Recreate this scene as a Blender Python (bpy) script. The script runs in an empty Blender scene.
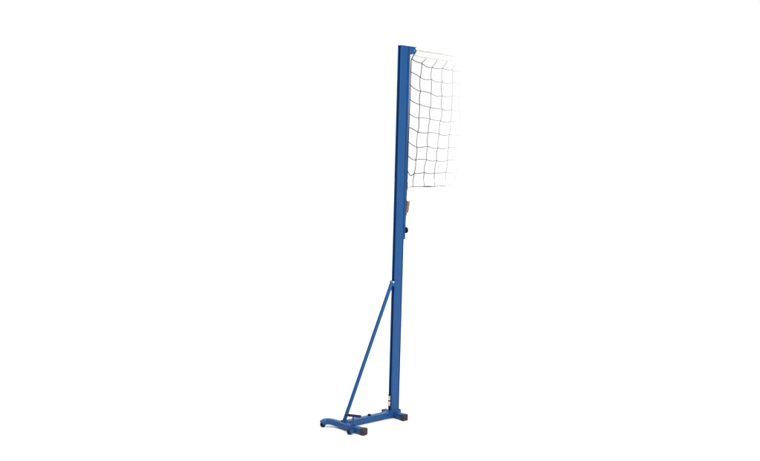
import bpy, bmesh, math, random
from mathutils import Vector, Matrix
random.seed(7)
scene = bpy.context.scene
COL = scene.collection

# ------------------------------------------------------------------ camera
cam_d = bpy.data.cameras.new('camera')
cam_d.sensor_width = 36.0
cam_d.lens = 915.0 / 760.0 * 36.0
cam_d.clip_start, cam_d.clip_end = 0.05, 500.0
cam = bpy.data.objects.new('camera', cam_d)
COL.objects.link(cam)
YAW, PITCH, ROLL = math.radians(42.0), math.radians(-3.92), math.radians(1.5)
v = Vector((math.sin(YAW), math.cos(YAW), 0)); r = Vector((math.cos(YAW), -math.sin(YAW), 0))
F = v * math.cos(PITCH) + Vector((0, 0, 1)) * math.sin(PITCH)
U = r.cross(F)
R2 = r * math.cos(ROLL) + U * math.sin(ROLL)
U2 = U * math.cos(ROLL) - r * math.sin(ROLL)
M = Matrix((R2, U2, -F)).transposed().to_4x4()
M.translation = Vector((-4.312, -4.595, 1.735))
cam.matrix_world = M
scene.camera = cam

# ------------------------------------------------------------------ world: bright white studio sweep, overhead softbox glow
world = bpy.data.worlds.new('World'); scene.world = world
world.use_nodes = True
nt = world.node_tree; N = nt.nodes; L = nt.links
for n in list(N): N.remove(n)
out = N.new('ShaderNodeOutputWorld'); bg = N.new('ShaderNodeBackground')
tc = N.new('ShaderNodeTexCoord')
dot = N.new('ShaderNodeVectorMath'); dot.operation = 'DOT_PRODUCT'
dot.inputs[1].default_value = (0.669, 0.743, 0.0)
mr = N.new('ShaderNodeMapRange'); mr.interpolation_type = 'SMOOTHSTEP'
mr.inputs[1].default_value, mr.inputs[2].default_value = -0.1, 0.6
mr.inputs[3].default_value, mr.inputs[4].default_value = 0.20, 1.03
sep = N.new('ShaderNodeSeparateXYZ')
mz = N.new('ShaderNodeMapRange'); mz.interpolation_type = 'SMOOTHSTEP'
mz.inputs[1].default_value, mz.inputs[2].default_value = 0.35, 0.8
mz.inputs[3].default_value, mz.inputs[4].default_value = 0.0, 1.6
add = N.new('ShaderNodeMath'); add.operation = 'ADD'
L.new(tc.outputs['Generated'], dot.inputs[0]); L.new(dot.outputs['Value'], mr.inputs[0])
L.new(tc.outputs['Generated'], sep.inputs[0]); L.new(sep.outputs['Z'], mz.inputs[0])
L.new(mr.outputs[0], add.inputs[0]); L.new(mz.outputs[0], add.inputs[1])
L.new(add.outputs[0], bg.inputs['Strength']); bg.inputs['Color'].default_value = (1, 1, 1, 1)
L.new(bg.outputs[0], out.inputs[0])

def area(name, loc, target, size, power, color=(1, 1, 1)):
    d = bpy.data.lights.new(name, 'AREA'); d.shape = 'SQUARE'; d.size = size
    d.energy = power; d.color = color
    o = bpy.data.objects.new(name, d); COL.objects.link(o)
    o.location = loc
    o.rotation_euler = (Vector(target) - Vector(loc)).to_track_quat('-Z', 'Y').to_euler()
    return o
area('key_softbox', (-1.3, -5.3, 3.0), (0, 0, 1.45), 2.0, 210)

vs = scene.view_settings
vs.view_transform = 'Standard'; vs.look = 'None'; vs.exposure = 0.0; vs.gamma = 1.0
scene.render.engine = 'CYCLES'

# ------------------------------------------------------------------ materials
def mat(name, col, rough=0.5, metal=0.0, spec=0.5, var=0.0, scale=20.0, bump=0.0, col2=None, coat=0.0):
    m = bpy.data.materials.new(name); m.use_nodes = True
    t = m.node_tree; b = t.nodes['Principled BSDF']
    b.inputs['Roughness'].default_value = rough
    b.inputs['Metallic'].default_value = metal
    b.inputs['Specular IOR Level'].default_value = spec
    b.inputs['Coat Weight'].default_value = coat
    c = t.nodes.new('ShaderNodeTexCoord'); n = t.nodes.new('ShaderNodeTexNoise')
    n.inputs['Scale'].default_value = scale; n.inputs['Detail'].default_value = 6
    t.links.new(c.outputs['Object'], n.inputs['Vector'])
    mx = t.nodes.new('ShaderNodeMix'); mx.data_type = 'RGBA'
    c2 = col2 or tuple(x * (1 - var) for x in col)
    mx.inputs[6].default_value = (*[x * (1 + var) if col2 is None else x for x in col], 1)
    mx.inputs[7].default_value = (*c2, 1)
    t.links.new(n.outputs['Fac'], mx.inputs[0]); t.links.new(mx.outputs[2], b.inputs['Base Color'])
    if bump:
        n2 = t.nodes.new('ShaderNodeTexNoise'); n2.inputs['Scale'].default_value = 900
        t.links.new(c.outputs['Object'], n2.inputs['Vector'])
        bp = t.nodes.new('ShaderNodeBump'); bp.inputs['Strength'].default_value = bump
        bp.inputs['Distance'].default_value = 0.0004
        t.links.new(n2.outputs['Fac'], bp.inputs['Height']); t.links.new(bp.outputs[0], b.inputs['Normal'])
    return m
BLUE = mat('blue_powder_coat', (0.0090, 0.060, 0.184), 0.36, spec=0.20, var=0.10, scale=6, bump=0.25)
BLACK = mat('black_rubber', (0.007, 0.007, 0.009), 0.6, spec=0.15, var=0.3, scale=60)
RUBBER = mat('brown_grey_rubber', (0.028, 0.022, 0.024), 0.7, spec=0.3, var=0.3, scale=60)
STEEL = mat('zinc_plated_steel', (0.55, 0.56, 0.57), 0.28, metal=1.0, var=0.08, scale=80)
CORD = mat('black_cord', (0.045, 0.040, 0.043), 0.85, spec=0.1, var=0.3, scale=150)
TAPE = mat('white_canvas_tape', (0.62, 0.615, 0.60), 0.9, spec=0.1, var=0.04, scale=40)
HEM = mat('greyed_canvas_hem', (0.42, 0.41, 0.39), 0.9, spec=0.1, var=0.12, scale=70)
TAN = mat('tan_webbing', (0.26, 0.135, 0.070), 0.8, spec=0.2, var=0.25, scale=120)
GREY = mat('grey_green_cleat', (0.075, 0.078, 0.066), 0.5, spec=0.4, var=0.2, scale=80)
FLOOR = mat('white_seamless_paper', (0.90, 0.90, 0.90), 1.0, spec=0.0, var=0.005, scale=2)

# ------------------------------------------------------------------ mesh helpers
def link(name, bm, m, parent=None, smooth=True):
    me = bpy.data.meshes.new(name)
    bmesh.ops.recalc_face_normals(bm, faces=bm.faces)
    bm.to_mesh(me); bm.free()
    if smooth:
        for p in me.polygons: p.use_smooth = True
        me.set_sharp_from_angle(angle=math.radians(35))
    me.materials.append(m)
    o = bpy.data.objects.new(name, me); COL.objects.link(o)
    if parent: o.parent = parent
    return o

def box(bm, x0, x1, y0, y1, z0, z1, bev=0.0, seg=3, mtx=None):
    g = bmesh.ops.create_cube(bm, size=1.0)
    vs_ = g['verts']
    for q in vs_:
        q.co = Vector(((x0 + x1) / 2 + q.co.x * (x1 - x0), (y0 + y1) / 2 + q.co.y * (y1 - y0), (z0 + z1) / 2 + q.co.z * (z1 - z0)))
        if mtx: q.co = mtx @ q.co
    if bev:
        es = list({e for q in vs_ for e in q.link_edges})
        bmesh.ops.bevel(bm, geom=es, offset=bev, segments=seg, affect='EDGES', profile=0.5)

def tube(bm, pts, rad, n=12, cap=True, flat=None):
    """sweep a circle along pts; rad number or list; flat=(w,h) makes a rounded-rect-like ellipse"""
    pts = [Vector(p) for p in pts]
    if not hasattr(rad, '__len__'): rad = [rad] * len(pts)
    rings = []; prev = None
    for i, p in enumerate(pts):
        d = (pts[min(i + 1, len(pts) - 1)] - pts[max(i - 1, 0)]).normalized()
        if prev is None:
            a = Vector((0, 0, 1)) if abs(d.z) < 0.9 else Vector((1, 0, 0))
            u = d.cross(a).normalized()
        else:
            u = (prev - d * prev.dot(d)).normalized()
        w = d.cross(u); prev = u
        ring = []
        for k in range(n):
            t = 2 * math.pi * k / n
            ring.append(bm.verts.new(p + (u * math.cos(t) + w * math.sin(t)) * rad[i]))
        rings.append(ring)
    for a, b in zip(rings, rings[1:]):
        for k in range(n):
            bm.faces.new((a[k], a[(k + 1) % n], b[(k + 1) % n], b[k]))
    if cap:
        bm.faces.new(rings[0][::-1]); bm.faces.new(rings[-1])

def sqtube(bm, pts, w, h, ch=0.006):
    """rectangular section with chamfered corners swept along pts (horizontal-ish path), w across, h up"""
    pts = [Vector(p) for p in pts]; rings = []
    a, b = w / 2, h / 2
    prof = []
    for cx, cy, t0 in ((a - ch, b - ch, 0), (-a + ch, b - ch, 90), (-a + ch, -b + ch, 180), (a - ch, -b + ch, 270)):
        for k in range(4):
            t = math.radians(t0 + 30 * k); prof.append((cx + ch * math.cos(t), cy + ch * math.sin(t)))
    for i, p in enumerate(pts):
        d = (pts[min(i + 1, len(pts) - 1)] - pts[max(i - 1, 0)]).normalized()
        u = d.cross(Vector((0, 0, 1))).normalized(); w_ = u.cross(d)
        rings.append([bm.verts.new(p + u * x + w_ * y) for x, y in prof])
    n = len(prof)
    for q, s in zip(rings, rings[1:]):
        for k in range(n): bm.faces.new((q[k], q[(k + 1) % n], s[(k + 1) % n], s[k]))
    bm.faces.new(rings[0][::-1]); bm.faces.new(rings[-1])

def cyl(bm, a, b, rad, n=24, bev=0.0):
    a, b = Vector(a), Vector(b)
    if bev:
        d = (b - a).normalized()
        tube(bm, [a, a + d * bev * 0.3, a + d * bev, b - d * bev, b - d * bev * 0.3, b],
             [rad - bev, rad - bev * 0.3, rad, rad, rad - bev * 0.3, rad - bev], n)
    else: tube(bm, [a, b], rad, n)

def empty(name, loc, label, cat):
    o = bpy.data.objects.new(name, None); COL.objects.link(o)
    o.location = loc; o['label'] = label; o['category'] = cat
    o.empty_display_size = 0.1
    return o
def catmull(pts, k=6):
    P = [Vector(p) for p in pts]; res = []
    Q = [P[0] * 2 - P[1]] + P + [P[-1] * 2 - P[-2]]
    for i in range(1, len(Q) - 2):
        for j in range(k):
            t = j / k
            res.append(0.5 * ((2 * Q[i]) + (Q[i + 1] - Q[i - 1]) * t + (2 * Q[i - 1] - 5 * Q[i] + 4 * Q[i + 1] - Q[i + 2]) * t * t
                              + (3 * Q[i] - Q[i - 1] - 3 * Q[i + 1] + Q[i + 2]) * t ** 3))
    return res + [P[-1]]

# ------------------------------------------------------------------ floor
bm = bmesh.new()
bmesh.ops.create_circle(bm, cap_ends=True, segments=96, radius=150)
fl = link('floor', bm, FLOOR, smooth=False); fl['kind'] = 'structure'

# ------------------------------------------------------------------ the post
post = empty('volleyball_post', (0, 0, 0), 'tall blue steel volleyball post with wheeled base and diagonal brace', 'sports post')
HX, HY, TOP = 0.041, 0.0175, 2.562
# upright: rectangular tube with a recessed channel up its rear (-X) face
bm = bmesh.new()
prof = []
def arc(cx, cy, r_, t0, t1, k=5):
    for i in range(k + 1):
        t = math.radians(t0 + (t1 - t0) * i / k); prof.append((cx + r_ * math.cos(t), cy + r_ * math.sin(t)))
arc(HX - .009, HY - .006, .006, 0, 90)
arc(-HX + .004, HY - .004, .004, 90, 180)
prof += [(-HX, HY - .0075), (-HX + .016, HY - .0075), (-HX + .016, -HY + .0075), (-HX, -HY + .0075)]
arc(-HX + .004, -HY + .004, .004, 180, 270)
prof += [(.0225, -HY), (.0232, -HY + .006), (.0275, -HY + .006), (.0282, -HY)]     # rolled groove along the front face
prof += [(.0300, -HY), (.0340, -HY + .0018), (.0395, -HY + .0085), (HX, -HY + .0125)]
lo = [bm.verts.new((x, y, 0.012)) for x, y in prof]; hi = [bm.verts.new((x, y, TOP)) for x, y in prof]
n = len(prof)
for k in range(n): bm.faces.new((lo[k], lo[(k + 1) % n], hi[(k + 1) % n], hi[k]))
bm.faces.new(lo[::-1]); bm.faces.new(hi)
link('upright', bm, BLUE, post)
# cap plate
bm = bmesh.new(); box(bm, -HX - .001, HX + .001, -HY - .001, HY + .001, TOP + .0005, TOP + .005, .001)
link('top_cap', bm, BLUE, post)
# cord guide rail on the +X side
bm = bmesh.new(); box(bm, HX + .0035, HX + .015, -.008, .011, 1.245, 2.515, .002)
for z in (1.26, 1.65, 2.05, 2.45): box(bm, HX - .001, HX + .004, -.006, .006, z, z + .02)
link('guide_rail', bm, BLUE, post)
# welded foot socket
bm = bmesh.new()
box(bm, -HX - .008, HX + .006, -HY - .010, HY + .010, .002, .052, .006)
link('foot_socket', bm, BLUE, post)
# base bars
ZB, HB = .0255, .040
bm = bmesh.new(); sqtube(bm, [(-HX - .006, 0, ZB), (-.457, 0, ZB)], .050, HB)
link('base_beam', bm, BLUE, post)
bm = bmesh.new(); sqtube(bm, [(-.005, -.100, ZB - .001), (-.005, -HY - .008, ZB - .001)], .046, HB - .004)
rc = link('rear_crossbar', bm, BLUE, post)
bm = bmesh.new(); sqtube(bm, [(-.012, HY + .008, ZB - .001), (-.012, .078, ZB - .003)], .040, HB - .008)
rc2 = link('rear_crossbar', bm, BLUE, post)
for y0, y1, x, pr, zt in ((-.128, -.0985, -.005, rc, .044), (.0765, .092, -.012, rc2, .040)):
    bm = bmesh.new(); box(bm, x - .024, x + .024, y0, y1, 0, zt, .006)
    link('end_cap', bm, RUBBER, pr)
# front crossbar: straight near arm, far arm curving back over its wheel
bm = bmesh.new()
path = [(-.456, -.190, ZB + .001), (-.474, -.09, ZB + .001), (-.478, -.04, ZB + .001), (-.479, .0, ZB + .002), (-.489, .040, ZB + .005), (-.508, .072, ZB + .010),
        (-.527, .092, ZB + .010), (-.545, .099, ZB + .006), (-.558, .102, ZB - .004)]
sqtube(bm, catmull(path, 4), .044, HB - .002, .010)
fc = link('front_crossbar', bm, BLUE, post)
bm = bmesh.new(); box(bm, -.0245, .0245, -.016, .016, 0, .0455, .006, mtx=Matrix.Translation((-.4535, -.204, 0)) @ Matrix.Rotation(math.radians(10), 4, 'Z'))
link('end_cap', bm, RUBBER, fc)
# weld beads
def weld(pts, par):
    bm = bmesh.new(); P = catmull(pts, 10)
    tube(bm, P, [.0032 + .0007 * math.sin(i * 2.1) for i in range(len(P))], 8); link('weld_bead', bm, BLUE, par)
weld([(-.458, -.026, .046), (-.4575, 0, .0462), (-.458, .026, .046)], fc)
weld([(-.049, -.023, .0455), (-.0495, 0, .0458), (-.049, .023, .0455)], post)
weld([(-HX, -HY - .001, .053), (0, -HY - .0015, .0532), (HX, -HY - .001, .053)], post)
# wheels
for x, y, rr in ((-.553, .099, .0185), (-.520, -.140, .0175)):
    bm = bmesh.new(); cyl(bm, (x, y - .011, rr), (x, y + .011, rr), rr, 28, .004)
    w = link('wheel', bm, BLACK, post)
    bm = bmesh.new(); cyl(bm, (x, y - .014, rr), (x, y + .014, rr), .005, 16, .001)
    link('axle', bm, STEEL, w)
for ya, yb in ((-.1275, -.122), (-.158, -.1525)):
    bm = bmesh.new(); box(bm, -.530, -.498, ya, yb, .008, .036, .002)
    link('wheel_bracket', bm, BLUE, post)
# levelling screw with T handle
sx, sy = -.468, -.112
bm = bmesh.new(); cyl(bm, (sx, sy, .004), (sx, sy, .104), .0075, 18)
box(bm, sx - .014, sx + .014, sy - .014, sy + .014, .0455, .056, .003)
sc = link('levelling_screw', bm, BLUE, post)
d = Vector((.045, -.072, 0)).normalized() * .054
c = Vector((sx + .002, sy + .003, .108))
bm = bmesh.new(); cyl(bm, c - d, c + d, .0095, 20, .003)
link('handle', bm, mat('dark_blue_handle', (.005, .013, .045), .5, spec=.2, var=.2), sc)
bm = bmesh.new(); cyl(bm, (sx, sy, 0), (sx, sy, .006), .017, 24, .002)
link('foot_pad', bm, BLACK, sc)
# locking pin on the beam
bm = bmesh.new(); cyl(bm, (-.225, .004, .0455), (-.225, .004, .056), .012, 20, .003)
link('locking_pin', bm, BLACK, post)
# diagonal brace
b0, b1 = Vector((-.452, 0, .044)), Vector((-.052, 0, .950))
bm = bmesh.new(); cyl(bm, b0, b1, .0130, 24)
br = link('brace', bm, BLUE, post)
bm = bmesh.new()
box(bm, -.470, -.434, -.016, .016, .0457, .052, .002)
link('brace_plate', bm, BLUE, br)
for ya, yb in ((-.0145, -.0125), (.0125, .0145)):
    bm = bmesh.new(); box(bm, -HX - .018, -HX + .006, ya, yb, .925, .962, .0008)
    link('brace_lug', bm, BLUE, post)
bm = bmesh.new(); cyl(bm, (-HX - .011, -.021, .953), (-HX - .011, .019, .953), .0055, 6)
cyl(bm, (-HX - .011, -.0165, .953), (-HX - .011, -.0147, .953), .0075, 20)
link('brace_bolt', bm, STEEL, post)
# spring clip low on the rear face
bm = bmesh.new()
cyl(bm, (-HX - .008, -.006, .085), (-HX - .008, -.006, .160), .0055, 16, .001)
clp = link('spring_clip', bm, STEEL, post)
for z in (.077, .118, .158):
    bm = bmesh.new(); box(bm, -HX - .014, -HX + .012, -.0125, .004, z, z + .009, .0015)
    link('clip_bracket', bm, BLACK, clp)
# head bracket with pulley
bm = bmesh.new()
for y in (-.0165, .0125): box(bm, HX - .004, HX + .054, y, y + .004, 2.518, 2.5615, .0012)
box(bm, HX + .0005, HX + .062, -.0175, .0175, 2.5625, 2.5675, .001)
hb = link('head_bracket', bm, BLUE, post)
bm = bmesh.new()
px, pz = HX + .050, 2.541
tube(bm, [(px, -.011, pz), (px, -.007, pz), (px, -.002, pz), (px, .002, pz), (px, .007, pz), (px, .011, pz)], [.0175, .0175, .013, .013, .0175, .0175], 28)
pl = link('pulley', bm, BLACK, hb)
bm = bmesh.new(); cyl(bm, (px - .004, -.0205, pz), (px - .004, .019, pz), .0042, 6); cyl(bm, (px - .004, -.0178, pz), (px - .004, -.0165, pz), .007, 20)
link('pulley_bolt', bm, STEEL, pl)
# cleat knob
bm = bmesh.new(); cyl(bm, (HX + .012, -.003, 1.308), (HX + .029, -.003, 1.308), .0225, 28, .005)
link('winding_knob', bm, BLACK, post)
bm = bmesh.new(); box(bm, HX + .0005, HX + .012, -.0125, .009, 1.256, 1.345, .003)
link('knob_plate', bm, BLUE, post)

# ------------------------------------------------------------------ the net
net = empty('volleyball_net', (HX + .02, 0, 1.6), 'black square mesh volleyball net with white top band fixed to the blue post', 'net')
NX0, NX1 = .085, .565
def fade(x):
    t = min(1, max(0, (x - NX0) / (NX1 - NX0)))
    return max(0.03, 1 - t) ** 0.70
OFF = -net.location
def wob(x, z): return .004 * math.sin(x * 9 + z * 3.1) + .003 * math.sin(z * 11 + 1)
def P3(x, z): return Vector((x, wob(x, z), z)) + OFF
rows = [
 [(.083, 2.487), (.176, 2.470), (.274, 2.451), (.379, 2.452), (.480, 2.448), (.570, 2.447)],
 [(.073, 2.398), (.171, 2.373), (.274, 2.361), (.383, 2.358), (.486, 2.353), (.572, 2.352)],
 [(.072, 2.312), (.171, 2.278), (.273, 2.267), (.387, 2.260), (.486, 2.258), (.572, 2.256)],
 [(.071, 2.213), (.166, 2.184), (.272, 2.173), (.388, 2.166), (.480, 2.165), (.570, 2.163)],
 [(.068, 2.113), (.162, 2.089), (.269, 2.085), (.374, 2.079), (.474, 2.078), (.566, 2.077)],
 [(.067, 2.018), (.153, 1.992), (.259, 1.987), (.368, 1.986), (.470, 1.985), (.566, 1.984)],
 [(.067, 1.919), (.152, 1.886), (.259, 1.894), (.360, 1.888), (.466, 1.891), (.564, 1.890)],
 [(.066, 1.827), (.151, 1.794), (.255, 1.796), (.354, 1.799), (.464, 1.801), (.562, 1.801)],
 [(.066, 1.722), (.138, 1.706), (.240, 1.708), (.341, 1.710), (.447, 1.711), (.556, 1.712)]]
bott = [(.066, 1.606), (.122, 1.607), (.240, 1.612), (.344, 1.615), (.449, 1.618), (.552, 1.621)]
TH = .0027
bm = bmesh.new()
rows = [[row[0]] + [(x + random.uniform(-.004, .004), z + random.uniform(-.005, .005)) for x, z in row[1:]] for row in rows]
def strand(a, b, sag=0.0, side=0.0, k=6, th=TH):
    pts, rad = [], []
    for j in range(k + 1):
        t = j / k; q = 4 * t * (1 - t)
        x = a[0] + (b[0] - a[0]) * t + side * q; z = a[1] + (b[1] - a[1]) * t - sag * q
        pts.append(P3(x, z)); rad.append(th * fade(x))
    tube(bm, pts, rad, 6)
def knot(x, z):
    s = .0050 * fade(x)
    if fade(x) < .1: return
    m = Matrix.Translation(P3(x, z)) @ Matrix.Rotation(random.uniform(0, 3), 4, 'Y') @ Matrix.Diagonal((1.25, .8, .9, 1))
    bmesh.ops.create_icosphere(bm, subdivisions=1, radius=s, matrix=m)
for i, row in enumerate(rows):
    for j in range(len(row) - 1):
        if i == 8 and j == 0:
            strand(row[0], (.094, 1.686)); strand((.094, 1.686), row[1], .004); continue
        strand(row[j], row[j + 1], random.choice((-.004, .003, .007, .010)), th=TH * random.uniform(.8, 1.15))
    for x, z in row[1:]: knot(x, z)
    nxt = rows[i + 1] if i < 8 else bott
    for j in range(1, len(row)):
        strand(row[j], nxt[j], 0, random.choice((-.008, -.005, .003, .006)), th=TH * random.uniform(.8, 1.15))
for x, z in rows[0][1:-1]:           # the top row hangs from the band by slanting ties
    strand((x + .045, 2.503), (x, z), 0, random.uniform(-.004, .004))
link('netting', bm, CORD, net)
# white head band, folded canvas
bm = bmesh.new()
prev = None; ns = 40
for k in range(ns + 1):
    t = k / ns; x = .104 + (.545 - .104) * t
    zc = 2.529 - .003 * math.sin(math.pi * t); h = .026 * (.72 + .28 * min(1, t * 8)) * (1 - .55 * max(0, t - .6) / .4)
    y = wob(x, 2.53)
    sec = []
    for q in range(12):
        an = 2 * math.pi * q / 12
        sec.append(bm.verts.new(Vector((x, y + .0035 * math.cos(an) + .0015 * math.sin(30 * t + q), zc + h * math.sin(an) * (1 + .03 * math.sin(50 * t)))) + OFF))
    if prev:
        for q in range(12): bm.faces.new((prev[q], prev[(q + 1) % 12], sec[(q + 1) % 12], sec[q]))
    else: bm.faces.new(sec)
    prev = sec
bm.faces.new(prev)
band = link('head_band', bm, TAPE, net)
for dz, rr, nm in ((.021, .0052, 'hem'), (-.021, .0030, 'hem')):      # corded hems along both edges of the band
    bm = bmesh.new(); pts = []; rad = []
    for k in range(41):
        t = k / 40; x = .100 + (.530 - .100) * t
        pts.append(Vector((x, wob(x, 2.53) - .0035, 2.529 - .003 * math.sin(math.pi * t) + dz * (.8 + .2 * min(1, t * 8)) * (1 - .35 * max(0, t - .6) / .4) + .0012 * math.sin(60 * x))) + OFF)
        rad.append(rr * max(.05, 1 - t ** 1.2))
    tube(bm, pts, rad, 8)
    link(nm, bm, HEM, band)
# side cord: from the pulley down beside the post
bm = bmesh.new()
pts = catmull([(.103, 0, 2.548), (.100, 0, 2.528), (.088, -.001, 2.505), (.074, -.002, 2.482), (.070, -.002, 2.44), (.069, -.001, 2.2), (.067, 0, 1.9), (.066, 0, 1.63)], 5)
tube(bm, [p + OFF for p in pts], .0034, 8)
link('side_cord', bm, BLACK, net)
bm = bmesh.new(); box(bm, .096, .110, -.008, .008, 2.526, 2.552, .003)
for q in bm.verts: q.co += OFF
link('band_hook', bm, STEEL, net)
# bottom cord with toggle
bm = bmesh.new()
pts, rad = [], []
for k in range(31):
    t = k / 30; x = .064 + (.60 - .064) * t
    pts.append(P3(x, 1.605 + .018 * t + .002 * math.sin(9 * t)))
    rad.append(.0030 * (.8 + .75 * math.exp(-((x - .27) / .05) ** 2)) * (1 if x < .3 else max(.05, 1 - ((x - .3) / .3) ** 2)))
tube(bm, pts, rad, 8)
link('bottom_cord', bm, CORD, net)
bm = bmesh.new(); cyl(bm, Vector((.066, 0, 1.588)) + OFF, Vector((.067, 0, 1.640)) + OFF, .0048, 12, .001)
link('toggle', bm, BLACK, net)
# tie-down cord and tensioner
bm = bmesh.new()
pts = catmull([(.066, 0, 1.592), (.062, -.001, 1.565), (.058, -.002, 1.530), (.062, -.004, 1.508), (.074, -.003, 1.505)], 5)
tube(bm, [p + OFF for p in pts], [.0050 if 4 < i < 14 else .0034 for i in range(len(pts))], 8)
link('tie_down_cord', bm, CORD, net)
ten = empty('rope_tensioner', (.07, -.004, 1.46), 'small brown and grey cord tensioner hanging beside the blue post below the net', 'tensioner')
def rotd(dx): return Matrix.Translation((dx, 0, 0)) @ Matrix.Rotation(math.radians(9), 4, 'Y')
bm = bmesh.new(); box(bm, -.0150, .0005, -.007, .007, -.052, .050, .003, mtx=rotd(0))
link('cleat_body', bm, GREY, ten)
bm = bmesh.new(); box(bm, .0010, .0150, -.005, .005, -.030, .052, .0025, mtx=rotd(0))
link('webbing', bm, TAN, ten)
bm = bmesh.new(); cyl(bm, (.004, -.010, .044), (.004, .010, .044), .004, 12, .001)
link('pin', bm, STEEL, ten)
bm = bmesh.new(); tube(bm, catmull([(-.010, 0, -.046), (-.012, 0, -.080), (-.012, .001, -.118), (-.006, .001, -.140)], 5), .0022, 8)
link('tail_cord', bm, CORD, ten)
